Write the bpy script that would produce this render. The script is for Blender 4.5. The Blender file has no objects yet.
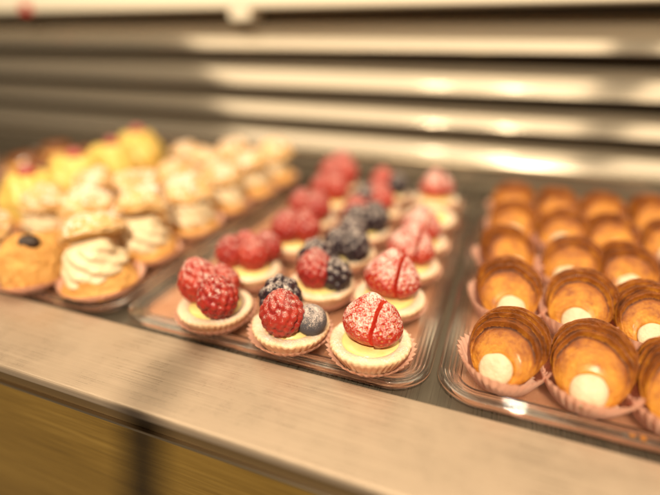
import bpy, bmesh, math, random
import numpy as np
from mathutils import Vector, Matrix, Euler, noise

random.seed(7)
SC = bpy.context.scene
COL = SC.collection
PI = math.pi
R = math.radians

# ------------------------------------------------------------------ helpers
def mesh(name, verts, faces, smooth=True):
    me = bpy.data.meshes.new(name)
    me.from_pydata([tuple(v) for v in verts], [], faces)
    me.validate()
    if smooth:
        me.polygons.foreach_set('use_smooth', [True] * len(me.polygons))
    me.update()
    return me

def attr(me, name, vals):
    a = me.attributes.new(name, 'FLOAT', 'POINT')
    a.data.foreach_set('value', [float(v) for v in vals])

def obj(name, me, mats, parent=None, loc=(0, 0, 0), rot=(0, 0, 0), scl=(1, 1, 1)):
    o = bpy.data.objects.new(name, me)
    COL.objects.link(o)
    if not isinstance(mats, (list, tuple)):
        mats = [mats]
    if not me.materials:
        for m in mats:
            me.materials.append(m)
    o.location = loc
    o.rotation_euler = rot
    o.scale = scl
    if parent:
        o.parent = parent
    return o

def thing(name, label, cat, loc=(0, 0, 0), rz=0, group=None):
    o = bpy.data.objects.new(name, None)
    o.empty_display_size = .01
    COL.objects.link(o)
    o.location = loc
    o.rotation_euler = (0, 0, rz)
    o['label'] = label
    o['category'] = cat
    if group:
        o['group'] = group
    return o

def copy_tree(o, parent=None):
    c = o.copy()
    COL.objects.link(c)
    c.parent = parent
    for ch in list(o.children):
        copy_tree(ch, c)
    return c

def lathe(prof, n=48, fn=None, cap_bottom=False, cap_top=False):
    """prof: list of (r, z); fn(i, phi, r, z) -> (r, z)"""
    vs, fs = [], []
    for i, (r, z) in enumerate(prof):
        for k in range(n):
            ph = 2 * PI * k / n
            rr, zz = (r, z) if fn is None else fn(i, ph, r, z)
            vs.append((rr * math.cos(ph), rr * math.sin(ph), zz))
    for i in range(len(prof) - 1):
        for k in range(n):
            a = i * n + k
            b = i * n + (k + 1) % n
            fs.append((a, b, b + n, a + n))
    if cap_bottom:
        fs.append(tuple(reversed(range(n))))
    if cap_top:
        fs.append(tuple(range((len(prof) - 1) * n, len(prof) * n)))
    return vs, fs

def ico(sub):
    bm = bmesh.new()
    bmesh.ops.create_icosphere(bm, subdivisions=sub, radius=1)
    v = np.array([x.co[:] for x in bm.verts])
    f = [tuple(x.index for x in q.verts) for q in bm.faces]
    bm.free()
    return v, f

def boxmesh(name, x0, x1, y0, y1, z0, z1, bevel=0.0, seg=2):
    bm = bmesh.new()
    bmesh.ops.create_cube(bm, size=1)
    for v in bm.verts:
        v.co = Vector(((x0 + x1) / 2 + v.co.x * (x1 - x0), (y0 + y1) / 2 + v.co.y * (y1 - y0), (z0 + z1) / 2 + v.co.z * (z1 - z0)))
    if bevel:
        bmesh.ops.bevel(bm, geom=bm.edges[:], offset=bevel, segments=seg, affect='EDGES', profile=.5)
    me = bpy.data.meshes.new(name)
    bm.to_mesh(me)
    bm.free()
    return me

def N3(p, s):
    return noise.noise(Vector(p) * s)

# ------------------------------------------------------------------ materials
class NT:
    def __init__(s, name):
        s.m = bpy.data.materials.new(name)
        s.m.use_nodes = True
        s.t = s.m.node_tree
        s.b = s.t.nodes['Principled BSDF']
        s.out = s.t.nodes['Material Output']
    def n(s, typ, **kw):
        q = s.t.nodes.new(typ)
        for k, v in kw.items():
            if k in q.inputs.keys():
                q.inputs[k].default_value = v
            else:
                setattr(q, k, v)
        return q
    def l(s, a, b):
        s.t.links.new(a, b)
    def setp(s, **kw):
        for k, v in kw.items():
            s.b.inputs[k.replace('_', ' ')].default_value = v
    def coords(s, scale=(1, 1, 1), rnd=True):
        tc = s.n('ShaderNodeTexCoord')
        mp = s.n('ShaderNodeMapping')
        mp.inputs['Scale'].default_value = scale
        s.l(tc.outputs['Object'], mp.inputs['Vector'])
        if rnd:
            oi = s.n('ShaderNodeObjectInfo')
            s.l(oi.outputs['Random'], mp.inputs['Location'])
        return mp.outputs['Vector']
    def noise(s, vec, scale, detail=4, rough=.6):
        q = s.n('ShaderNodeTexNoise')
        q.inputs['Scale'].default_value = scale
        q.inputs['Detail'].default_value = detail
        q.inputs['Roughness'].default_value = rough
        s.l(vec, q.inputs['Vector'])
        return q.outputs['Fac']
    def ramp(s, fac, stops):
        q = s.n('ShaderNodeValToRGB')
        e = q.color_ramp.elements
        while len(e) < len(stops):
            e.new(.5)
        for i, (p, c) in enumerate(stops):
            e[i].position = p
            e[i].color = (*c, 1) if len(c) == 3 else c
        s.l(fac, q.inputs['Fac'])
        return q.outputs['Color']
    def rng(s, fac, a, b, c=0., d=1.):
        q = s.n('ShaderNodeMapRange')
        q.interpolation_type = 'SMOOTHSTEP'
        for i, v in zip((1, 2, 3, 4), (a, b, c, d)):
            q.inputs[i].default_value = v
        s.l(fac, q.inputs[0])
        return q.outputs[0]
    def math(s, op, a, b=None):
        q = s.n('ShaderNodeMath', operation=op)
        for i, v in enumerate((a, b)):
            if v is None:
                continue
            if isinstance(v, (int, float)):
                q.inputs[i].default_value = v
            else:
                s.l(v, q.inputs[i])
        return q.outputs[0]
    def mix(s, fac, a, b):
        q = s.n('ShaderNodeMix', data_type='RGBA')
        for sock, v in ((q.inputs[0], fac), (q.inputs[6], a), (q.inputs[7], b)):
            if isinstance(v, (int, float)):
                sock.default_value = v
            elif isinstance(v, tuple):
                sock.default_value = (*v, 1)
            else:
                s.l(v, sock)
        return q.outputs[2]
    def attr(s, name):
        q = s.n('ShaderNodeAttribute', attribute_name=name)
        return q.outputs['Fac']
    def bump(s, h, dist, strength=1.):
        q = s.n('ShaderNodeBump')
        q.inputs['Distance'].default_value = dist
        q.inputs['Strength'].default_value = strength
        s.l(h, q.inputs['Height'])
        s.l(q.outputs['Normal'], s.b.inputs['Normal'])
    def dustmask(s, vec, lo, hi, scale, cover):
        """sugar sieved from above: it settles on faces that look up, in fine specks"""
        g = s.n('ShaderNodeNewGeometry')
        sx = s.n('ShaderNodeSeparateXYZ')
        s.l(g.outputs['Normal'], sx.inputs[0])
        up = s.rng(sx.outputs['Z'], lo, hi)
        nz = s.noise(vec, scale, 3, .65)
        big = s.noise(vec, scale * .16, 2, .5)
        a = s.math('ADD', s.math('MULTIPLY', nz, .75), s.math('MULTIPLY', big, .35))
        thr = s.math('SUBTRACT', .95 - .30 * cover, s.math('MULTIPLY', up, .25))
        d = s.math('SUBTRACT', a, thr)
        return s.math('MULTIPLY', s.math('MULTIPLY', s.rng(d, -.07, .14), .85), s.rng(up, 0., .25))

def simple(name, base, rough=.5, **kw):
    q = NT(name)
    q.setp(Base_Color=(*base, 1), Roughness=rough, **kw)
    return q.m

def berry_mat(name, c0, c1, rough, sss, dust, lo=-.05, hi=.85, scale=900, crev=None):
    q = NT(name)
    v = q.coords()
    oi = q.n('ShaderNodeObjectInfo')
    n1 = q.noise(v, 160, 3)
    f = q.math('ADD', q.math('MULTIPLY', q.rng(n1, .3, .7), .6), q.math('MULTIPLY', oi.outputs['Random'], .4))
    col = q.mix(f, c0, c1)
    if crev:
        col = q.mix(q.attr('seed'), col, crev)
    d = q.dustmask(v, lo, hi, scale, dust)
    col = q.mix(d, col, (.74, .61, .55))
    q.l(col, q.b.inputs['Base Color'])
    q.l(q.rng(d, 0, .6, rough, .85), q.b.inputs['Roughness'])
    q.setp(Subsurface_Weight=sss, Subsurface_Radius=(.004, .0012, .0008), Subsurface_Scale=1.)
    q.bump(q.math('ADD', d, q.math('MULTIPLY', q.noise(v, 1600, 2), .3)), .00022)
    return q.m

M = {}
M['raspberry'] = berry_mat('raspberry_skin', (.24, .008, .010), (.44, .040, .018), .40, .10, .48, lo=-.3, hi=.95, scale=1900)
M['blackberry'] = berry_mat('blackberry_skin', (.012, .008, .014), (.035, .014, .022), .32, .0, .56, lo=-.2, hi=1., scale=1500)
M['blueberry'] = berry_mat('blueberry_skin', (.045, .045, .062), (.080, .072, .085), .6, .0, .66, lo=-.5, hi=1., scale=2300)
M['strawberry'] = berry_mat('strawberry_skin', (.36, .013, .008), (.50, .034, .012), .26, .12, .64, scale=1000, lo=-.45, hi=.75, crev=(.70, .36, .10))
q = NT('strawberry_flesh'); v = q.coords()
q.l(q.ramp(q.noise(v, 350, 3), [(.3, (.62, .02, .012)), (.75, (.74, .12, .06))]), q.b.inputs['Base Color'])
q.setp(Roughness=.22, Subsurface_Weight=.3, Subsurface_Radius=(.004, .0015, .001), Subsurface_Scale=1.)
M['flesh'] = q.m

def pastry_mat(name, stops, rough, dust=None, bscale=700, bdist=.0003, use_attr=True, sss=.05, fine=.25):
    q = NT(name)
    v = q.coords()
    n = q.noise(v, 130, 6, .65)
    n2 = q.noise(v, 600, 4, .7)
    f = q.math('ADD', q.math('MULTIPLY', n, .55), q.math('MULTIPLY', n2, fine))
    if use_attr:
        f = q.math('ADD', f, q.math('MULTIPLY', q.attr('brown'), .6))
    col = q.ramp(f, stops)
    rs = rough
    h = q.noise(v, bscale, 5, .7)
    if dust:
        d = q.dustmask(v, *dust)
        col = q.mix(d, col, (.82, .76, .70))
        q.l(q.rng(d, 0, .7, rough, .9), q.b.inputs['Roughness'])
        h = q.math('ADD', h, q.math('MULTIPLY', d, .5))
    else:
        q.l(q.rng(n2, .3, .7, rough - .07, rough + .12), q.b.inputs['Roughness'])
    q.l(col, q.b.inputs['Base Color'])
    q.setp(Subsurface_Weight=sss, Subsurface_Radius=(.003, .0015, .0007), Subsurface_Scale=1.)
    q.bump(h, bdist)
    return q.m

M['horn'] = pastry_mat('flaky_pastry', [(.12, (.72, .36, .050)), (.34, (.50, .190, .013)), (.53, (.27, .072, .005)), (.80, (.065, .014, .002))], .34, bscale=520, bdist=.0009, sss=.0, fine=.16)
for n_ in M['horn'].node_tree.nodes:
    if n_.type == 'BSDF_PRINCIPLED':
        n_.inputs['Coat Weight'].default_value = .13; n_.inputs['Coat Roughness'].default_value = .20; n_.inputs['Specular IOR Level'].default_value = .42
M['shell'] = pastry_mat('shortcrust', [(.2, (.84, .65, .46)), (.5, (.80, .56, .36)), (.8, (.58, .29, .12))], .7, dust=(.3, 1.1, 900, .52), bdist=.0007)
M['choux'] = pastry_mat('choux_crust', [(.15, (.78, .48, .18)), (.42, (.68, .35, .09)), (.65, (.48, .20, .04)), (.9, (.26, .09, .014))], .42, bdist=.0009)
M['choux_sugar'] = pastry_mat('sugared_choux_crust', [(.15, (.82, .56, .27)), (.42, (.74, .43, .15)), (.68, (.54, .25, .06)), (.92, (.30, .11, .02))], .55, dust=(-.4, .9, 330, .58), bdist=.0009)
q = NT('choux_glaze'); v = q.coords()
q.l(q.ramp(q.noise(v, 90, 4), [(.3, (.10, .03, .010)), (.7, (.22, .07, .015))]), q.b.inputs['Base Color']); q.setp(Roughness=.25)
M['glaze'] = q.m

def cream_mat(name, c0, c1, rough=.45, bd=.0002):
    q = NT(name); v = q.coords()
    q.l(q.ramp(q.noise(v, 120, 4), [(.3, c0), (.7, c1)]), q.b.inputs['Base Color'])
    q.setp(Roughness=rough, Subsurface_Weight=.3, Subsurface_Radius=(.004, .003, .0015), Subsurface_Scale=1.)
    q.bump(q.noise(v, 500, 3), bd)
    return q.m
M['cream'] = cream_mat('whipped_cream', (.68, .52, .32), (.75, .60, .40))
M['white_cream'] = cream_mat('white_filling', (.55, .42, .275), (.62, .50, .35), .5, .0006)
M['custard'] = cream_mat('custard', (.74, .55, .19), (.80, .63, .28), .25)
M['yellow'] = cream_mat('yellow_custard', (.66, .43, .085), (.72, .52, .15), .4)
M['choc'] = simple('dark_chocolate', (.030, .013, .007), .35)

q = NT('pink_paper'); v = q.coords()
q.l(q.ramp(q.noise(v, 200, 3), [(.3, (.93, .53, .39)), (.7, (.95, .62, .48))]), q.b.inputs['Base Color'])
q.setp(Roughness=.75)
tr = q.n('ShaderNodeBsdfTranslucent'); tr.inputs['Color'].default_value = (.92, .56, .45, 1)
mx = q.n('ShaderNodeMixShader'); mx.inputs[0].default_value = .42
q.l(q.b.outputs[0], mx.inputs[1]); q.l(tr.outputs[0], mx.inputs[2]); q.l(mx.outputs[0], q.out.inputs[0])
M['paper'] = q.m

# clear moulded plastic
q = NT('clear_plastic')
q.setp(Base_Color=(1, .98, .95, 1), Roughness=.02, IOR=1.5, Transmission_Weight=1.)
tp = q.n('ShaderNodeBsdfTransparent'); tp.inputs['Color'].default_value = (.95, .93, .90, 1)
mx = q.n('ShaderNodeMixShader'); mx.inputs[0].default_value = .06
q.l(q.b.outputs[0], mx.inputs[1]); q.l(tp.outputs[0], mx.inputs[2]); q.l(mx.outputs[0], q.out.inputs[0])
M['plastic'] = q.m

q = NT('salmon_reflection'); v = q.coords()  # salmon painted in for the pink cups' reflection; pale specks are spilled sugar
q.l(q.mix(q.rng(q.math('ADD', q.math('MULTIPLY', q.noise(v, 1100, 2), .7), q.math('MULTIPLY', q.noise(v, 45, 3), .5)), .70, .78), q.ramp(q.noise(v, 60, 4), [(.3, (.66, .32, .19)), (.7, (.78, .43, .28))]), (.84, .72, .62)), q.b.inputs['Base Color']); q.setp(Roughness=.35)
M['floor_tint'] = q.m

def brushed(name, c0, c1, rough, sc, metallic=1., bd=.00003, aniso=0.):
    q = NT(name)
    v = q.coords(sc, rnd=False)
    n = q.noise(v, 1, 5, .7)
    v2 = q.coords((9, 9, 9), rnd=False)
    n2 = q.noise(v2, 1, 3)
    q.l(q.mix(q.rng(n, .3, .7), c0, c1), q.b.inputs['Base Color'])
    r = q.math('ADD', q.rng(n, .3, .7, rough * .8, rough * 1.2), q.rng(n2, .3, .7, -.02, .02))
    q.l(r, q.b.inputs['Roughness'])
    q.setp(Metallic=metallic, Anisotropic=aniso)
    q.bump(n, bd)
    return q.m
M['ledge'] = brushed('brushed_ledge', (.35, .262, .188), (.45, .345, .252), .40, (9, 2000, 2000), metallic=.42)
t_ = M['ledge'].node_tree; b_ = t_.nodes['Principled BSDF']
old = b_.inputs['Roughness'].links[0].from_socket
g_ = t_.nodes.new('ShaderNodeNewGeometry'); w_ = t_.nodes.new('ShaderNodeTexNoise'); w_.inputs['Scale'].default_value = 38; w_.inputs['Detail'].default_value = 5; w_.inputs['Roughness'].default_value = .7
t_.links.new(g_.outputs['Position'], w_.inputs['Vector'])
r_ = t_.nodes.new('ShaderNodeMapRange'); r_.inputs[1].default_value = .42; r_.inputs[2].default_value = .66; r_.inputs[3].default_value = -.10; r_.inputs[4].default_value = .10
t_.links.new(w_.outputs['Fac'], r_.inputs[0])
a_ = t_.nodes.new('ShaderNodeMath'); a_.operation = 'ADD'; t_.links.new(old, a_.inputs[0]); t_.links.new(r_.outputs[0], a_.inputs[1]); t_.links.new(a_.outputs[0], b_.inputs['Roughness'])
M['slat'] = brushed('slat_steel', (.37, .315, .245), (.44, .375, .295), .14, (5, 900, 900), metallic=.7, bd=.000003)
for n_ in M['slat'].node_tree.nodes:
    if n_.type == 'BSDF_PRINCIPLED':
        n_.inputs['Coat Weight'].default_value = .0
M['deck'] = brushed('deck_steel', (.12, .10, .075), (.145, .12, .09), .3, (500, 6, 500), metallic=.6, bd=.000008)
M['trim'] = simple('trim_steel', (.55, .44, .30), .3, Metallic=1.)
M['recess'] = simple('dark_recess', (.10, .060, .022), .6)
M['backing'] = simple('louvre_backing', (.09, .075, .058), .6)
M['pale'] = simple('cream_enamel', (.82, .74, .60), .35)

q = NT('wood'); v = q.coords((14, 200, 330), rnd=False)
n = q.noise(v, 1, 6, .65); v2 = q.coords((3, 20, 26), rnd=False); n2 = q.noise(v2, 1, 3)
f = q.math('ADD', q.math('MULTIPLY', n, .6), q.math('MULTIPLY', n2, .4))
q.l(q.ramp(f, [(.32, (.120, .066, .009)), (.5, (.20, .114, .018)), (.68, (.28, .168, .034))]), q.b.inputs['Base Color'])
q.setp(Roughness=.5); q.bump(n, .0003)
M['wood'] = q.m

# ------------------------------------------------------------------ fruit meshes
def drupelet_mesh(name, rx, rz, count, rows_taper, bump, seed, sub=5):
    """a berry whose skin swells into one bead per drupelet, tip up, base near z = 0"""
    rs = random.Random(seed)
    v, f = ico(sub)
    # bead directions: rings from base to tip, staggered
    dirs = []
    k = 0
    gold = PI * (3 - math.sqrt(5))
    for i in range(count):
        z = 1 - (i + .5) * 2 / count
        r = math.sqrt(max(0, 1 - z * z))
        a = gold * i
        d = np.array([r * math.cos(a), r * math.sin(a), z]) + np.array([rs.gauss(0, .035) for _ in range(3)])
        dirs.append(d / np.linalg.norm(d))
    D = np.array(dirs)
    ang = np.arccos(np.clip(v @ D.T, -1, 1))
    r0 = 1.25 * math.sqrt(4 / count)
    best = ang.min(axis=1)
    h = np.sqrt(np.clip(1 - (best / r0) ** 2, 0, 1))
    zz = v[:, 2]
    taper = 1 - rows_taper * np.clip(zz, 0, 1) ** 1.5 - .10 * np.clip(-zz, 0, 1) ** 2
    P = np.stack([v[:, 0] * rx * taper, v[:, 1] * rx * taper, v[:, 2] * rz], 1)
    nrm = v / np.array([rx, rx, rz]); nrm /= np.linalg.norm(nrm, axis=1)[:, None]
    P = P + nrm * ((h - .6) * bump)[:, None]
    P[:, 2] += rz * .92
    return mesh(name, P, f)

RASP = [drupelet_mesh('raspberry', .0117, .0138, c, .34, .0027, s) for c, s in ((112, 1), (104, 2), (120, 3))]
BLACK = [drupelet_mesh('blackberry', .0094, .0108, c, .25, .0042, s) for c, s in ((36, 4), (32, 5))]

def blueberry_mesh():
    v, f = ico(4)
    P = v.copy()
    rho = np.hypot(v[:, 0], v[:, 1]); up = v[:, 2] > 0
    ph = np.arctan2(v[:, 1], v[:, 0])
    rim = .05 * np.exp(-((rho - .36) / .07) ** 2) * (1 + .5 * np.cos(5 * ph))
    pit = -.16 * np.exp(-(rho / .25) ** 2)
    P[:, 2] = v[:, 2] * .88 + np.where(up, rim + pit, 0)
    P *= .0088
    P[:, 2] += .0075
    return mesh('blueberry', P, f)
BLUE = blueberry_mesh()

def strawberry_meshes(seed):
    """cone-shaped strawberry, tip up, cut in two by a near-vertical slice"""
    rs = random.Random(seed)
    v, f = ico(6)
    zz = (v[:, 2] + 1) / 2                     # 0 base .. 1 tip
    prof = np.clip(np.sin(np.clip(zz, 0, 1) ** .92 * PI) ** .58, 0, 1) * (1.08 - .56 * zz)
    rho = np.hypot(v[:, 0], v[:, 1]) + 1e-9
    lump = np.array([N3(p, 1.3) for p in v]) * .07
    rr = .0212 * prof * (1 + lump)
    P = np.stack([v[:, 0] / rho * rr, v[:, 1] / rho * rr * .92, zz * .0345], 1)
    # seeds
    S = []
    rows = 11
    for i in range(rows):
        t = .08 + .86 * i / (rows - 1)
        n = max(3, int(24 * math.sin(t * PI) ** .6 * (1 - .35 * t)))
        for k in range(n):
            a = 2 * PI * (k + .5 * (i % 2)) / n + rs.gauss(0, .06)
            c = 2 * t - 1 + rs.gauss(0, .02)
            c = max(-.99, min(.99, c)); s = math.sqrt(1 - c * c)
            S.append((s * math.cos(a), s * math.sin(a), c))
    ang = np.arccos(np.clip(v @ np.array(S).T, -1, 1)).min(axis=1)
    pit = np.exp(-(ang / .062) ** 2)
    seedm = np.clip(1.6 * np.exp(-(ang / .030) ** 2) - .25, 0, 1)
    nrm = np.stack([v[:, 0] / rho, v[:, 1] / rho, .35 + 0 * rho], 1); nrm /= np.linalg.norm(nrm, axis=1)[:, None]
    P = P - nrm * (pit * .0011 - seedm * .0007)[:, None]
    me = mesh('strawberry', P, f)
    attr(me, 'seed', seedm)
    me.materials.append(M['strawberry']); me.materials.append(M['flesh'])
    out = []
    for side, nm in ((1, 'strawberry'), (-1, 'strawberry_slice')):
        bm = bmesh.new(); bm.from_mesh(me)
        no = Vector((.93, -.34, .10)).normalized(); co = Vector((.0098, 0, 0))
        r = bmesh.ops.bisect_plane(bm, geom=bm.verts[:] + bm.edges[:] + bm.faces[:], plane_co=co, plane_no=no, clear_outer=(side == 1), clear_inner=(side == -1))
        ed = [e for e in r['geom_cut'] if isinstance(e, bmesh.types.BMEdge)]
        fl = bmesh.ops.contextual_create(bm, geom=ed)['faces']
        for q_ in fl:
            q_.material_index = 1; q_.smooth = False
        if side == -1:
            bmesh.ops.translate(bm, verts=bm.verts[:], vec=no * .0028 + Vector((0, 0, -.0004)))
        m2 = bpy.data.meshes.new(nm); bm.to_mesh(m2); bm.free()
        m2.materials.append(M['strawberry']); m2.materials.append(M['flesh'])
        out.append(m2)
    return out
STRAW = [strawberry_meshes(1), strawberry_meshes(2)]

# ------------------------------------------------------------------ paper cups
def cup_mesh(name, r0, r1, h, pleats, amp, seed=0, flop=.0006):
    n = pleats * 6
    rs = random.Random(seed)
    ph0 = [rs.uniform(0, 6.28) for _ in range(4)]
    prof = [(r0 * .2, 0.0003), (r0 * .96, .0003), (r0, .0006)] + [(r0 + (r1 - r0) * t, .0006 + (h - .0006) * t ** 1.15) for t in (.15, .3, .45, .6, .75, .9, 1.)]
    def fn(i, ph, r, z):
        t = max(0, (i - 2) / (len(prof) - 3))
        tri = 2 * abs(((ph * pleats / (2 * PI)) % 1) * 2 - 1) - 1
        w = sum(math.sin((j + 2) * ph + ph0[j]) for j in range(3)) * flop * t
        return r + tri * amp * t + w, z + (tri * amp * .55 * t if i == len(prof) - 1 else 0) + w * .8
    v, f = lathe(prof, n, fn, cap_bottom=True)
    return mesh(name, v, f)
CUP_TART = cup_mesh('paper_cup', .0170, .0262, .0104, 36, .0010, 1, .0003)
CUP_HORN = [cup_mesh('paper_cup', .0170, .0252, .0165, 36, .0012, s, .0010) for s in (2, 3, 4)]
CUP_PUFF = cup_mesh('paper_cup', .0210, .0312, .0108, 40, .0012, 5, .0009)

# ------------------------------------------------------------------ tart pieces
def shell_mesh(seed):
    prof = [(.0160, .0010), (.0175, .0012), (.0195, .0045), (.0218, .0085), (.0236, .0112), (.0243, .0126), (.0242, .0137), (.0234, .0144),
            (.0218, .0147), (.0200, .0146), (.0182, .0143), (.0170, .0137), (.0163, .0128), (.0155, .0110), (.001, .0105)]
    rs = random.Random(seed); o = rs.uniform(0, 50)
    def fn(i, ph, r, z):
        fl = (.0006 + .0004 * noise.noise(Vector((math.cos(ph) * 3 + o, math.sin(ph) * 3, 9)))) * .6 * math.cos(40 * ph + .8 * math.sin(3 * ph + o)) * (1 if 1 < i < 6 else .4 if i in (6, 7) else 0)
        p = (math.cos(ph) * 1.5 + o, math.sin(ph) * 1.5, i * .2)
        w = noise.noise(Vector(p))
        w2 = noise.noise(Vector((math.cos(ph) * 6 + o, math.sin(ph) * 6, i * .8)))
        w3 = noise.noise(Vector((math.cos(ph) * 16 + o, math.sin(ph) * 16, i * 1.7)))
        return r * (1 + .026 * w) + fl + w2 * .0004 + w3 * .00022, z + (.0009 * w + .0005 * w2 + .0002 * w3) * (1 if i > 3 else 0)
    n = 240
    v, f = lathe(prof, n, fn, cap_bottom=True, cap_top=True)
    me = mesh('shell', v, f)
    br = []
    for i in range(len(prof)):
        for k in range(n):
            b = {3: .15, 4: .25, 5: .38, 6: .30, 7: .14, 12: .1}.get(i, 0.0) + .12 * noise.noise(Vector((k * .09, i * .5, o)))
            br.append(b)
    attr(me, 'brown', br)
    return me
SHELL = [shell_mesh(1), shell_mesh(2), shell_mesh(3)]
def custard_mesh():
    prof = [(.0170, .0118)] + [(.0168 * math.cos(t * PI / 2), .0138 + .0024 * math.sin(t * PI / 2)) for t in (0, .2, .4, .6, .8, .97)]
    def fn(i, ph, r, z):
        w = noise.noise(Vector((math.cos(ph) * 2, math.sin(ph) * 2, i * .3)))
        return r * (1 + .02 * w), z + .0005 * w
    v, f = lathe(prof, 64, fn, cap_top=True)
    return mesh('custard', v, f)
CUSTARD = custard_mesh()

TG = 'fruit tarts in the middle tray'
ntart = 0
def tart(x, y, label, berries, rz=None, rs=random.Random(3)):
    """berries: (kind, dx, dy, size, tilt_x, tilt_y)"""
    global ntart
    rz = rs.uniform(-.3, .3) if rz is None else rz
    t = thing('fruit_tart', label, 'tart', (x, y, .0016), 0, TG)
    obj('paper_cup', CUP_TART, M['paper'], t, rot=(0, 0, rs.uniform(0, 6)))
    obj('shell', SHELL[ntart % 3], M['shell'], t, rot=(rs.gauss(0, .02), rs.gauss(0, .02), rs.uniform(0, 6)))
    obj('custard', CUSTARD, M['custard'], t, rot=(0, 0, rs.uniform(0, 6)))
    for b in berries:
        k, dx, dy, s, ax, ay = b
        if y > .31 and k != 's':
            s *= 1.12
        z = .0135
        a = rs.uniform(0, 6)
        if k == 'r':
            obj('raspberry', RASP[rs.randrange(3)], M['raspberry'], t, (dx, dy, z), (ax, ay, a), (s, s, s))
        elif k == 'k':
            obj('blackberry', BLACK[rs.randrange(2)], M['blackberry'], t, (dx, dy, z), (ax, ay, a), (s, s, s))
        elif k == 'b':
            obj('blueberry', BLUE, M['blueberry'], t, (dx, dy, z), (ax, ay, a), (s, s, s))
        elif k == 's':
            j = rs.randrange(2)
            z += .0005
            m = STRAW[j]
            w = rz
            o1 = obj('strawberry', m[0], M['strawberry'], t, (dx, dy, z), (ax, ay, w), (s, s, s))
            o2 = obj('strawberry_slice', m[1], M['strawberry'], o1)
        elif k == 'm':
            pass
    ntart += 1
    return t

XA, XB, XC = -.1620, -.1065, -.0545
TARTS = [
 (XA, .2140, 'front corner tart beside the cream puffs, topped with sugar-dusted raspberries only', [('r', -.0085, .003, 1.16, -.1, -.25), ('r', .0095, -.007, 1.08, .12, .1), ('r', .002, .012, .9, -.2, 0)], 0),
 (XB, .2125, 'front tart with a big raspberry, a blackberry behind it and a grey blueberry', [('r', .0005, -.0095, 1.08, .05, 0), ('k', -.0105, .0065, 1.30, -.05, -.1), ('b', .0125, .001, 1.12, -.4, .3)], 0),
 (XC, .2130, 'front tart crowned by one large sliced strawberry, sharpest in the photo, nearest the ledge', [('s', -.0008, .0010, .93, .02, .02)], .05),
 (XA - .006, .2680, 'tart behind the two-raspberry corner tart, with dark raspberries and a bare custard patch', [('r', -.0135, .001, 1.0, -.1, -.2), ('r', .0055, .000, 1.05, .0, .05), ('r', .0080, .017, .95, 0, 0), ('r', -.009, .014, .9, 0, 0)], 0),
 (XB, .2650, 'tart with one bright red raspberry and dark berries, right behind the raspberry and blueberry tart', [('r', -.002, -.006, 1.08, .1, .05), ('k', -.0105, .013, 1.3, 0, -.1), ('k', .0125, .002, 1.1, -.3, .2), ('k', .004, .013, .8, 0, 0)], 0),
 (XC - .002, .2660, 'strawberry tart second from the ledge, its sugared strawberry slit at the right', [('s', -.001, .001, 1.0, -.05, .06)], .2),
 (XA + .007, .3260, 'tart with a ring of soft pink raspberries, third from the ledge beside the cream puffs', [('r', -.006, -.004, .95, 0, 0), ('r', .009, .003, .95, 0, 0), ('r', -.008, .010, .8, 0, 0)], 0),
 (XB, .3200, 'tart covered with three blackberries, third from the ledge', [('k', .011, -.010, 1.05, 0, 0), ('k', -.004, -.008, 1.0, 0, 0), ('k', .002, .009, 1.15, 0, 0)], 0),
 (XC, .3180, 'strawberry tart third from the ledge, with a tall red strawberry over a custard edge', [('s', -.001, .001, .97, -.05, .1)], .25),
 (XA, .3790, 'raspberry tart fourth from the ledge on the cream puff side', [('r', -.010, .002, .95, 0, 0), ('r', .007, -.004, .98, 0, 0), ('r', .004, .010, .85, 0, 0)], 0),
 (XB, .3720, 'tart with two big blackberries and a raspberry, fourth from the ledge', [('k', -.004, -.010, 1.1, 0, 0), ('k', .010, -.001, 1.15, 0, 0), ('r', -.010, .008, .95, 0, 0)], 0),
 (XC, .3640, 'strawberry tart fourth from the ledge, pressed against the strawberry tart in front of it', [('s', -.001, .002, .9, -.1, .1)], .3),
 (XA, .4340, 'raspberry tart fifth from the ledge on the cream puff side', [('r', -.012, .004, .9, 0, 0), ('r', .005, .002, .98, 0, 0)], 0),
 (XB - .002, .4240, 'tart with a blackberry and dusted raspberries, fifth from the ledge', [('k', -.012, -.004, 1.1, 0, 0), ('r', .005, -.003, .95, 0, 0), ('r', -.004, .012, .9, 0, 0)], 0),
 (XC, .4240, 'pale tart without a strawberry, in the gap before the rearmost strawberry tart', [], 0),
 (XA - .010, .4900, 'rear tart piled with raspberries, tallest heap at the back of the middle tray', [('r', -.011, .002, 1.05, 0, 0), ('r', .007, -.002, 1.1, 0, 0), ('r', -.002, .012, 1.25, 0, 0), ('r', -.003, -.010, .9, 0, 0)], 0),
 (XB - .004, .4800, 'rear tart with a raspberry and a blackberry, next to the rearmost strawberry tart', [('r', -.008, .002, .95, 0, 0), ('k', .010, -.002, 1.0, 0, 0)], 0),
 (XC - .003, .4800, 'rearmost strawberry tart, standing alone at the far right corner of its tray', [('s', 0, .001, .93, -.1, -.1)], .4),
]
for x, y, lab, b, rz in TARTS:
    tart(x, y, lab, b, rz)

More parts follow.
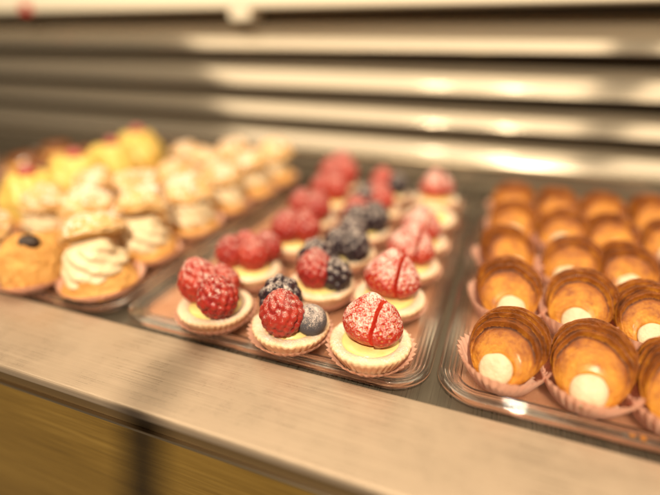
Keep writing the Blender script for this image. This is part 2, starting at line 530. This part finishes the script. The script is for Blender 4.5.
# ------------------------------------------------------------------ cream horns
def horn_mesh(seed):
    rs = random.Random(seed)
    o = rs.uniform(0, 99)
    # (t, cy, cz, theta, r): a shallow face round the filling, then wound strips that lip over one another going back
    key = [(.00, -.0150, .0132, 38, .0082), (.03, -.0156, .0136, 38, .0094), (.10, -.0140, .0150, 39, .0118), (.22, -.0098, .0170, 41, .0160), (.34, -.0062, .0182, 44, .0185),
           (.46, -.0026, .0187, 48, .0201), (.58, .0010, .0190, 53, .0210), (.70, .0050, .0190, 58, .0212), (.82, .0098, .0190, 63, .0200), (.92, .0140, .0188, 68, .0158), (.98, .0160, .0184, 72, .0090), (1., .0168, .0182, 74, .0008)]
    edges = [.30 + rs.gauss(0, .015), .45 + rs.gauss(0, .015), .58 + rs.gauss(0, .012), .71 + rs.gauss(0, .012), .83]
    lift = [.0036, .0034, .0032, .0029, .0016]
    ts = np.concatenate([np.linspace(0, .25, 22, endpoint=False), np.linspace(.25, .9, 230, endpoint=False), np.linspace(.9, 1, 12)])
    K = np.array(key)
    n = 144
    vs, br = [], []
    for t in ts:
        cy, cz, th, r = [np.interp(t, K[:, 0], K[:, j]) for j in (1, 2, 3, 4)]
        th = R(th)
        ny, nzv = -math.cos(th), math.sin(th)
        for k in range(n):
            ph = 2 * PI * k / n
            # each turn of the strip is slightly askew, so the arcs drift apart towards one side
            tt = t + .042 * math.cos(ph - 1.2 + seed) + .022 * noise.noise(Vector((math.cos(ph) * 1.6, math.sin(ph) * 1.6, o)))
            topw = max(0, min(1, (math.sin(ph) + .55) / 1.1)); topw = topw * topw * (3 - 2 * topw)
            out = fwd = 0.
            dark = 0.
            for e, L_ in zip(edges, lift):
                du = tt - e
                if du > 0:
                    ramp = min(1, du / .014)
                    dec = max(0, 1 - du / .15)
                    out += L_ * .62 * ramp * dec
                    fwd += L_ * 1.0 * ramp * dec
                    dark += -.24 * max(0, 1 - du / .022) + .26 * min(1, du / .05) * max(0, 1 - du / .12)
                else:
                    dark += .46 * max(0, 1 + du / .050) ** 1.5  # dark strip painted below each lip as its shade
            nz = noise.noise(Vector((math.cos(ph) * 2 + o, math.sin(ph) * 2, t * 4)))
            nf = noise.noise(Vector((math.cos(ph) * 7 + o, math.sin(ph) * 7, t * 26)))
            nt = noise.noise(Vector((math.cos(ph) * 3 + o, math.sin(ph) * 3, t * 60)))
            edgefade = max(0, min(1, (t - .05) / .06))
            rr = r + out * topw + r * .045 * nz * edgefade + (.00030 * nf + .00026 * nt) * edgefade
            u_, w_ = math.cos(ph) * rr, math.sin(ph) * rr
            f_ = fwd * topw
            vs.append((u_, cy + w_ * math.sin(th) + ny * f_, max(.0022, cz + w_ * math.cos(th) + nzv * f_)))
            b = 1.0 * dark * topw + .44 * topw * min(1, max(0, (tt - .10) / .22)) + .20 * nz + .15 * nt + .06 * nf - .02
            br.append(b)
    fs = []
    for i in range(len(ts) - 1):
        for k in range(n):
            a = i * n + k; c = i * n + (k + 1) % n
            fs.append((a, c, c + n, a + n))
    fs.append(tuple(reversed(range(n))))
    fs.append(tuple(range((len(ts) - 1) * n, len(ts) * n)))
    me = mesh('pastry', vs, fs)
    attr(me, 'brown', br)  # baked browning together with the painted lip shade
    return me
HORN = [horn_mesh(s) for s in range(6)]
def filling_mesh(sd):
    th = R(38)
    nn = Vector((0, -math.cos(th), math.sin(th))); vv = Vector((0, math.sin(th), math.cos(th)))
    c = Vector((0, -.0148, .0131))
    vs, fs = [], []
    n = 48
    prof = [(.0082, -.0010), (.0088, .0006), (.0087, .0013), (.0080, .0020), (.006, .0030), (.003, .0035), (.0003, .0037)]
    for r, d in prof:
        for k in range(n):
            ph = 2 * PI * k / n
            w = 1 + .09 * noise.noise(Vector((math.cos(ph) * 1.4, math.sin(ph) * 1.4, 3 + sd * 5)))
            p = c + nn * (d + .0007 * noise.noise(Vector((math.cos(ph) * r * 160, math.sin(ph) * r * 160, sd * 3)))) + Vector((1, 0, 0)) * (r * w * math.cos(ph)) + vv * (r * w * math.sin(ph))
            vs.append(p)
    for i in range(len(prof) - 1):
        for k in range(n):
            a = i * n + k; b = i * n + (k + 1) % n
            fs.append((a, b, b + n, a + n))
    fs.append(tuple(range((len(prof) - 1) * n, len(prof) * n)))
    return mesh('cream_filling', vs, fs)
FILL = [filling_mesh(k) for k in range(6)]

HG = 'cream horns in the right tray'
def make_horn(j):
    t = thing('cream_horn', '', 'cream horn', group=HG)
    obj('paper_cup', CUP_HORN[j % 3], M['paper'], t, rot=(0, 0, j * 1.3))
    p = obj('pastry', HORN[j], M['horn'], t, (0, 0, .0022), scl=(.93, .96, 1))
    obj('cream_filling', FILL[j], M['white_cream'], t, ((-.0012, .0008, 0, .0012, -.0004, .0006)[j], 0, .0022))
    return t
protos = [make_horn(j) for j in range(6)]
used = [False] * 6
ROWN = ['nearest the ledge', 'second from the ledge', 'third from the ledge', 'fourth from the ledge', 'rearmost']
COLN = ['in the column beside the tart tray', 'in the second column from the tart tray', 'in the third column from the tart tray', 'in the far right column']
rs = random.Random(11)
HX = [.0198, .0618, .1005, .1420]
HY = [.2255, .2900, .3510, .4150, .4750]
ROT = {(0, 0): -14, (0, 1): 6, (1, 1): -12, (0, 2): 20, (1, 0): -8}
for ci, x in enumerate(HX):
    for ri, y in enumerate(HY):
        if ci == 3 and ri < 1:
            continue
        yy = y + {0: 0, 1: -.002, 2: -.004, 3: 0}[ci] + rs.gauss(0, .0012)
        xx = x + rs.gauss(0, .001)
        j = (ci * 2 + ri) % 6
        t = protos[j] if not used[j] else copy_tree(protos[j])
        used[j] = True
        t.location = (xx, yy, .0016)
        t.rotation_euler = (0, 0, R(ROT.get((ci, ri), rs.gauss(0, 8))))
        s = 1 + rs.gauss(0, .02)
        t.scale = (s, s, s)
        rn = ROWN[ri]
        t['label'] = 'golden cream horn %s %s' % (rn, COLN[ci])

# ------------------------------------------------------------------ cream puffs
def bun_mesh(name, r, h, seed, lump=.10, pleat=0, z0=.0015, bottom_flat=.25, sub=5):
    v, f = ico(sub)
    o = seed * 7.3
    L = np.array([N3((p[0] + o, p[1], p[2]), 1.6) + .5 * N3((p[0] + o, p[1], p[2]), 3.6) + .25 * N3((p[0], p[1] + o, p[2]), 8) for p in v])
    rad = 1 + lump * L
    if pleat:
        ph = np.arctan2(v[:, 1], v[:, 0])
        rad += .05 * np.abs(np.sin(ph * pleat / 2 + 1.2 * v[:, 2])) * (1 - np.abs(v[:, 2]) ** 3)
    P = v * rad[:, None]
    P[:, 2] = np.where(P[:, 2] < 0, P[:, 2] * bottom_flat, P[:, 2])
    P[:, :2] *= r
    P[:, 2] = P[:, 2] * h + z0 + h * bottom_flat
    me = mesh(name, P, f)
    attr(me, 'brown', .28 * np.clip(v[:, 2], -.2, 1) + .25 * L - .05)
    return me
def swirl_mesh(name, r0, h, lobes, twist, z0, seed=0, tiers=3, tip=.15):
    n = lobes * 10
    prof = []
    m = 46
    for i in range(m):
        t = i / (m - 1)
        base = r0 * (1 - (1 - tip) * t ** 1.6)
        tier = .97 + .05 * abs(math.sin(t * tiers * PI))
        prof.append((base * tier, z0 + h * t))
    prof.append((r0 * tip * .3, z0 + h * 1.05))
    def fn(i, ph, r, z):
        t = i / m
        a = ph + twist * t
        fl = .17 * (abs(math.cos(a * lobes / 2)) - .5)
        w = .14 * noise.noise(Vector((math.cos(ph) * 1.5 + seed, math.sin(ph) * 1.5, t * 3))) + .03 * noise.noise(Vector((math.cos(ph) * 4 + seed, math.sin(ph) * 4, t * 9)))
        return r * (1 + fl + w), z + .0025 * math.sin(ph + seed) * (1 - t) * t
    v, f = lathe(prof, n, fn, cap_bottom=True, cap_top=True)
    return mesh(name, v, f)
BASE = [bun_mesh('base', .0265, .0175, s, .16) for s in (1, 2)]
LID = [bun_mesh('lid', .0230, .0180, s, .20, sub=5) for s in (3, 4, 5)]
WHOLE = bun_mesh('bun', .0258, .0295, 9, .15, pleat=7, sub=6)
SWIRL = [swirl_mesh('cream_swirl', .0222, .0230, 8, 1.7, .0145, s, 2, .58) for s in (1, 2)]
YSW = [swirl_mesh('custard_swirl', .0265, .0330, 7, .8, .0140, s, 1, .62) for s in (3, 4)]

PG = 'cream puffs in the left tray'
def puff(x, y, label, j, lid_off=(0, .004, .0335), lid_rot=(.15, 0, 0), rz=0, s=1.):
    t = thing('cream_puff', label, 'cream puff', (x, y, .0016), rz, PG)
    obj('paper_cup', CUP_PUFF, M['paper'], t, rot=(0, 0, j))
    obj('base', BASE[j % 2], M['choux'], t, (0, 0, .001))
    obj('cream_swirl', SWIRL[j % 2], M['cream'], t, (0, .0005, .0015), (.10, -.14, j * 1.1))
    obj('lid', LID[j % 3], M['choux_sugar'], t, lid_off, (lid_rot[0], lid_rot[1], 0))
    if y > .38:                       # the far rows are a little flatter
        s *= .93
    t.scale = (s * .97, s * .97, s)
    return t
P1, P2, P3 = -.268, -.3245, -.381
puff(P1 + .001, .2200, 'nearest cream puff with ridged whipped cream in full view and its lid tipped back left', 0, (-.010, .012, .0330), (-.30, -.42, 0))
puff(P1 - .004, .2740, 'cream puff right behind the nearest one, cream ridges showing under its sugared lid', 1, (-.004, .009, .036), (-.25, -.15, 0))
puff(P1 - .002, .3340, 'sugared cream puff third from the ledge in the column beside the tarts', 2, (.0, .003, .034), (.05, .0, 0))
puff(P1 - .002, .3920, 'sugared cream puff fourth from the ledge in the column beside the tarts', 3, (.0, .003, .0345), (-.05, .1, 0))
puff(P1 + .001, .4480, 'sugared cream puff fifth from the ledge in the column beside the tarts', 4, (.0, .003, .0345), (.0, -.1, 0))
puff(P1 + .004, .5020, 'rear pale cream puff at the tray corner nearest the raspberry heap', 5, (.0, .003, .0345), (.1, 0, 0), s=1.05)
# plain bun with a chocolate piece
t = thing('choux_bun', 'smooth golden choux bun with a dark chocolate chip on top, beside the nearest cream puff', 'choux bun', (P2 - .001, .2120, .0016), 0)
obj('paper_cup', CUP_PUFF, M['paper'], t)
obj('bun', WHOLE, M['choux'], t, (0, 0, .001))
v, f = ico(2)
chip = np.array(v) * np.array([.0060, .0050, .0030]) * (1 + .25 * np.array([[N3(p, 1.7)] for p in v]))
obj('chocolate_chip', mesh('chocolate_chip', chip, f, False), M['choc'], t, (.0100, -.0040, .0365), (.35, .4, .4), (1.35, 1.35, 1.6))
k = 0
for (x, y, lab) in [
    (P2 - .002, .2700, 'sugar-dusted cream puff right behind the chocolate chip bun'),
    (P2, .3300, 'cream puff third from the ledge in the middle column of the left tray'),
    (P2, .3880, 'cream puff fourth from the ledge in the middle column of the left tray'),
    (P2, .4450, 'cream puff fifth from the ledge in the middle column of the left tray'),
    (P2 + .002, .5010, 'rear cream puff in the middle column of the left tray'),
    (P3, .2150, 'cream puff left of the chocolate chip bun, cut off by the photo edge'),
    (P3, .2740, 'sugared puff in front of the yellow custard cakes at the left edge of the photo'),
    (P3, .3320, 'sugared puff between two yellow custard cakes and the middle column of puffs'),
    (P3 + .002, .4800, 'brownish puff behind the tallest yellow custard cake, at the back of the left tray')]:
    puff(x, y, lab, k, (0, .003, .034), (rs.gauss(0, .12), rs.gauss(0, .12), 0), rz=rs.uniform(-1, 1), s=.9 if x < -.37 else 1.)
    k += 1

# yellow custard cakes
YG = 'yellow custard cakes at the back left'
for i, (x, y, s, lab) in enumerate([(-.424, .2980, 1.12, 'yellow custard cake nearest the ledge, at the left edge of the photo'),
                                    (-.432, .3570, 1.16, 'yellow custard cake second from the ledge, with a red berry on top'),
                                    (-.436, .4140, 1.16, 'yellow custard cake third from the ledge, with a small red berry on top'),
                                    (-.450, .4740, 1.20, 'tallest yellow custard cake at the back, rightmost of the yellow row')]):
    t = thing('custard_cake', lab, 'custard cake', (x, y, .0016), i * .7, YG)
    obj('paper_cup', CUP_PUFF, M['paper'], t)
    obj('base', BASE[i % 2], M['choux'], t, (0, 0, .001))
    obj('custard_swirl', YSW[i % 2], M['yellow'], t, (0, 0, .0005))
    obj('raspberry', RASP[i % 3], M['raspberry'], t, (.002, -.002, .0450), (.1, .1, i), (.60, .60, .42))
    t.scale = (s, s, s)
# glazed buns further left
for i, (x, y, lab) in enumerate([(-.585, .4150, 'brown glazed bun in the far left corner, behind the yellow cakes, nearer the ledge'),
                                 (-.600, .4750, 'brown glazed bun at the very back left, against the dark louvre'),
                                 (-.535, .4680, 'brown glazed bun at the back left, closest to the yellow cakes'),
                                 (-.530, .3950, 'brown glazed bun behind the first yellow custard cake')]):
    t = thing('glazed_bun', lab, 'glazed bun', (x, y, .0016), i, 'brown glazed buns at the far left')
    obj('paper_cup', CUP_PUFF, M['paper'], t)
    obj('bun', bun_mesh('bun', .0250, .024, 20 + i, .08, sub=4), M['choux'], t, (0, 0, .001))
    obj('glaze', bun_mesh('glaze', .0205, .0110, 30 + i, .10, sub=4), M['glaze'], t, (0, 0, .0195))

# ------------------------------------------------------------------ trays
def tray(label, x0, x1, y0, y1):
    t = thing('plastic_tray', label, 'tray', ((x0 + x1) / 2, (y0 + y1) / 2, -.003), 0, 'clear trays set in a row')
    hx, hy = (x1 - x0) / 2, (y1 - y0) / 2
    def loop(d, z, rc=.024):
        out = []
        r = max(rc - d, .002)
        for cx, cy, a0 in ((1, 1, 0), (-1, 1, 90), (-1, -1, 180), (1, -1, 270)):
            for i in range(13):
                a = R(a0 + 90 * i / 12)
                out.append(((hx - d - r) * cx + r * math.cos(a), (hy - d - r) * cy + r * math.sin(a), z))
        return out
    # moulded rim: rolled outer lip, then three fine ribs, then the floor
    prof = [(.0000, .0030), (.0004, .0052), (.0013, .0066), (.0024, .0064), (.0032, .0050)]
    d = .0032
    for kk in range(4):
        for u in range(1, 9):
            prof.append((d + .0025 * u / 8, .0046 - kk * .0006 - .0006 * u / 8 + .0021 * math.sin(u / 8 * PI) ** .75))
        d += .0025
    prof += [(d + .0006, .0018), (d + .0014, .0022), (d + .003, .0022)]
    th = .0011
    outer = [(a, b) for a, b in prof]
    vs, fs = [], []
    loops = [loop(a, b) for a, b in outer] + [loop(max(a, .0006) + (.0003 if a < .003 else 0), b - th) for a, b in reversed(outer)]
    n = len(loops[0])
    for lp in loops:
        vs += lp
    for i in range(len(loops) - 1):
        if i == len(outer) - 1:
            continue
        for k in range(n):
            a = i * n + k; b = i * n + (k + 1) % n
            fs.append((a, b, b + n, a + n))
    i = len(loops) - 1
    for k in range(n):
        a = i * n + k; b = i * n + (k + 1) % n
        fs.append((a, b, (k + 1) % n, k))
    m = len(outer) - 1
    fs.append(tuple(range(m * n, (m + 1) * n)))
    fs.append(tuple(reversed(range((m + 1) * n, (m + 2) * n))))
    obj('tray_body', mesh('tray_body', vs, fs), M['plastic'], t, (0, 0, .0020))
    lp = loop(.0085, 0.0)
    lp2 = [(a, b, .0005) for a, b, c in lp]
    fs = [tuple(range(n, 2 * n)), tuple(reversed(range(n)))] + [(k, (k + 1) % n, n + (k + 1) % n, n + k) for k in range(n)]
    obj('tinted_sheet', mesh('tinted_sheet', lp + lp2, fs, False), M['floor_tint'], t, (0, 0, -.0006))  # sheet added under the plastic to hold the reflected pink
    return t
tray('clear ribbed plastic tray under the berry tarts, in the middle', -.2310, -.0180, .1915, .5350)
tray('clear ribbed plastic tray under the golden cream horns, at the right', -.0148, .1950, .1945, .5550)
tray('clear ribbed plastic tray under the cream puffs, left of the tart tray', -.4780, -.2345, .1905, .5400)
tray('clear tray at the far left under the brown glazed buns', -.7200, -.4815, .1905, .5400)

# flakes fallen from the horns
v, f = ico(2)
cm = mesh('pastry_crumb', np.array(v) * np.array([.0016, .0011, .0007]) * (1 + .4 * np.array([[N3(p, 2.1)] for p in v])), f, False)
attr(cm, 'brown', [.05] * len(v))
for i, (x, y) in enumerate([(.0800, .1990), (.0845, .1985)]):
    o = obj('pastry_crumb', cm, M['horn'], None, (x, y, .0048), (.1 * i, 0, i * 1.1), (1 + .2 * (i % 3),) * 3)
    o['label'] = 'tiny golden pastry crumb on the front rim of the cream horn tray'; o['category'] = 'crumb'; o['group'] = 'pastry crumbs on the tray rims'

# ------------------------------------------------------------------ the display case
me = boxmesh('shelf_surface', -1.6, 1.1, .1895, .64, -.03, -.004)
dk = obj('shelf_surface', me, M['deck']); dk['kind'] = 'structure'

case = thing('display_case', 'brushed steel pastry display case with a louvred metal back and wooden front', 'display case', (0, .19, 0))
def cpart(name, me, mat, parent=case):
    o = obj(name, me, mat, parent)
    if parent is case:
        o.location = (0, -.19, 0)
    return o
cpart('ledge', boxmesh('ledge', -1.6, 1.1, .1300, .1892, -.0045, .0020, .0018, 3), M['ledge'])
cpart('recess_strip', boxmesh('recess_strip', -1.6, 1.1, .1370, .1885, -.0195, -.0047), M['recess'])
cpart('trim', boxmesh('trim', -1.6, 1.1, .1345, .1885, -.0215, -.0197, .0005), M['trim'])
cpart('wooden_front', boxmesh('wooden_front', -1.6, 1.1, .1352, .1885, -.60, -.0217, .0008), M['wood'])

# louvre blades
def blade(z0, z1, y_top=.628, y_bot=.591, ca=60, cb=31, x0=-1.6, x1=1.1, lip=.010):
    """a curved blade: recessed at its top, rolling forward to a lower lip that turns back under"""
    pts = []
    n = 12
    acc = [(0., 0.)]
    for i in range(n):
        a = R(ca + (cb - ca) * (i + .5) / n)          # normal elevation
        acc.append((acc[-1][0] - math.sin(a), acc[-1][1] - math.cos(a)))
    sy = (y_top - y_bot) / -acc[-1][0]; sz = (z1 - z0) / -acc[-1][1]
    for a, b in acc:
        pts.append((y_top + a * sy, z1 + b * sz))
    yb, zb = pts[-1]
    nf = len(pts)
    # the lower edge is folded sharply back under itself
    yk, zk = yb + lip + .012, zb - .0002
    pts += [(yb, zb), (yb + .0004, zb - .0012), (yb + .0004, zb - .0012), (yk, zk), (yk, zk), (y_top + .004, z1), (y_top + .004, z1), (y_top, z1)]
    cuts = {nf - 1, nf + 1, nf + 3, nf + 5}
    vs, fs = [], []
    xs = (x0, x0 + .02, x1 - .02, x1)
    for y, z in pts:
        vs += [(x, y, z) for x in xs]
    for i in range(len(pts) - 1):
        if i in cuts:
            continue
        for k in range(3):
            fs.append((4 * i + k, 4 * i + k + 1, 4 * i + k + 5, 4 * i + k + 4))
    me = mesh('slat', vs, fs)
    return me
Z = [(.1585, .1960), (.1120, .1560), (.0720, .1090), (.0290, .0690)]
for z0, z1 in Z:
    cpart('slat', blade(z0, z1), M['slat'])
cpart('lower_rail', boxmesh('lower_rail', -1.6, 1.1, .586, .6385, .0125, .0265, .001, 2), M['slat'])
cpart('kick_plate', boxmesh('kick_plate', -1.6, 1.1, .594, .6385, -.0035, .0123, .0008), M['slat'])
cpart('back_panel', boxmesh('back_panel', -1.6, 1.1, .640, .655, -.03, .48), M['backing'])
cpart('upper_rail', boxmesh('upper_rail', -1.6, 1.1, .588, .6385, .2065, .2600, .003, 3), M['pale'])
v, f = lathe([(.0001, -1.35), (.0016, -1.35), (.0016, 1.35), (.0001, 1.35)], 16)
me = mesh('glass_edge_rod', [(z - .25, x + .5835, y + .0285) for x, y, z in v], f)
cpart('glass_edge_rod', me, M['trim'])  # rod added in place of the thin glass edge below the slats
cpart('bracket', boxmesh('bracket', -.365, -.335, .590, .6250, .1930, .2063, .001), M['pale'])

M['red'] = simple('red_card', (.45, .02, .015), .5)
o = obj('price_tag', boxmesh('price_tag', -.739, -.720, .583, .5874, .203, .219, .0015), M['red'])
o['label'] = 'small blurred red tag hanging on the pale upper rail, top left of the photo'; o['category'] = 'tag'

# unseen bar added above and behind the camera to cast the shade stripe
caster = cpart('shadow_bar', boxmesh('shadow_bar', -.0935, -.0750, -.52, -.068, .328, .342, .003), M['trim'])

# ------------------------------------------------------------------ light
W = bpy.data.worlds.new('World'); SC.world = W; W.use_nodes = True
bg = W.node_tree.nodes['Background']
bg.inputs['Color'].default_value = (1., .80, .58, 1)
bg.inputs['Strength'].default_value = .15
WARM = (1., .83, .58)
def area(name, loc, sx, sy, power, rot=(0, 0, 0), col=WARM):
    l = bpy.data.lights.new(name, 'AREA'); l.shape = 'RECTANGLE'; l.size = sx; l.size_y = sy; l.energy = power; l.color = col
    o = bpy.data.objects.new(name, l); COL.objects.link(o); o.location = loc; o.rotation_euler = rot
    return o
def aim(o, p):
    o.rotation_euler = (Vector(p) - o.location).to_track_quat('-Z', 'Y').to_euler()
a = area('case_lamp', (-.315, .31, .62), .97, .50, 4.8); aim(a, (-.315, .33, 0))
a = area('case_lamp', (.61, .31, .62), .70, .50, 3.3); aim(a, (.61, .33, 0))
def down(x, y, z, power, r):
    l = bpy.data.lights.new('downlight', 'SPOT'); l.energy = power; l.color = (1., .84, .60); l.shadow_soft_size = r; l.spot_size = R(110); l.spot_blend = .5
    o = bpy.data.objects.new('downlight', l); COL.objects.link(o); o.location = (x, y, z); aim(o, (x - .05, .25, 0))
down(.12, -.80, 1.27, 155, .032)
down(.01, -.20, 1.20, 1.3, .012)
down(-.275, -.20, 1.20, 1.3, .012)

# ------------------------------------------------------------------ camera
cam = bpy.data.cameras.new('camera'); co = bpy.data.objects.new('camera', cam); COL.objects.link(co)
cam.sensor_width = 36; cam.lens = 455 / 660 * 36
cam.clip_start = .01; cam.clip_end = 20
pitch = math.atan(217 / 455)
co.location = (0, 0, .18)
co.rotation_euler = (PI / 2 - pitch, 0, R(20.6))
cam.dof.use_dof = True
cam.dof.focus_distance = .259
cam.dof.aperture_fstop = .0248 / .0168
SC.camera = co

SC.view_settings.view_transform = 'Standard'
SC.view_settings.look = 'None'
SC.view_settings.exposure = .12
SC.cycles.use_denoising = True
SC.cycles.max_bounces = 10
SC.cycles.transparent_max_bounces = 16
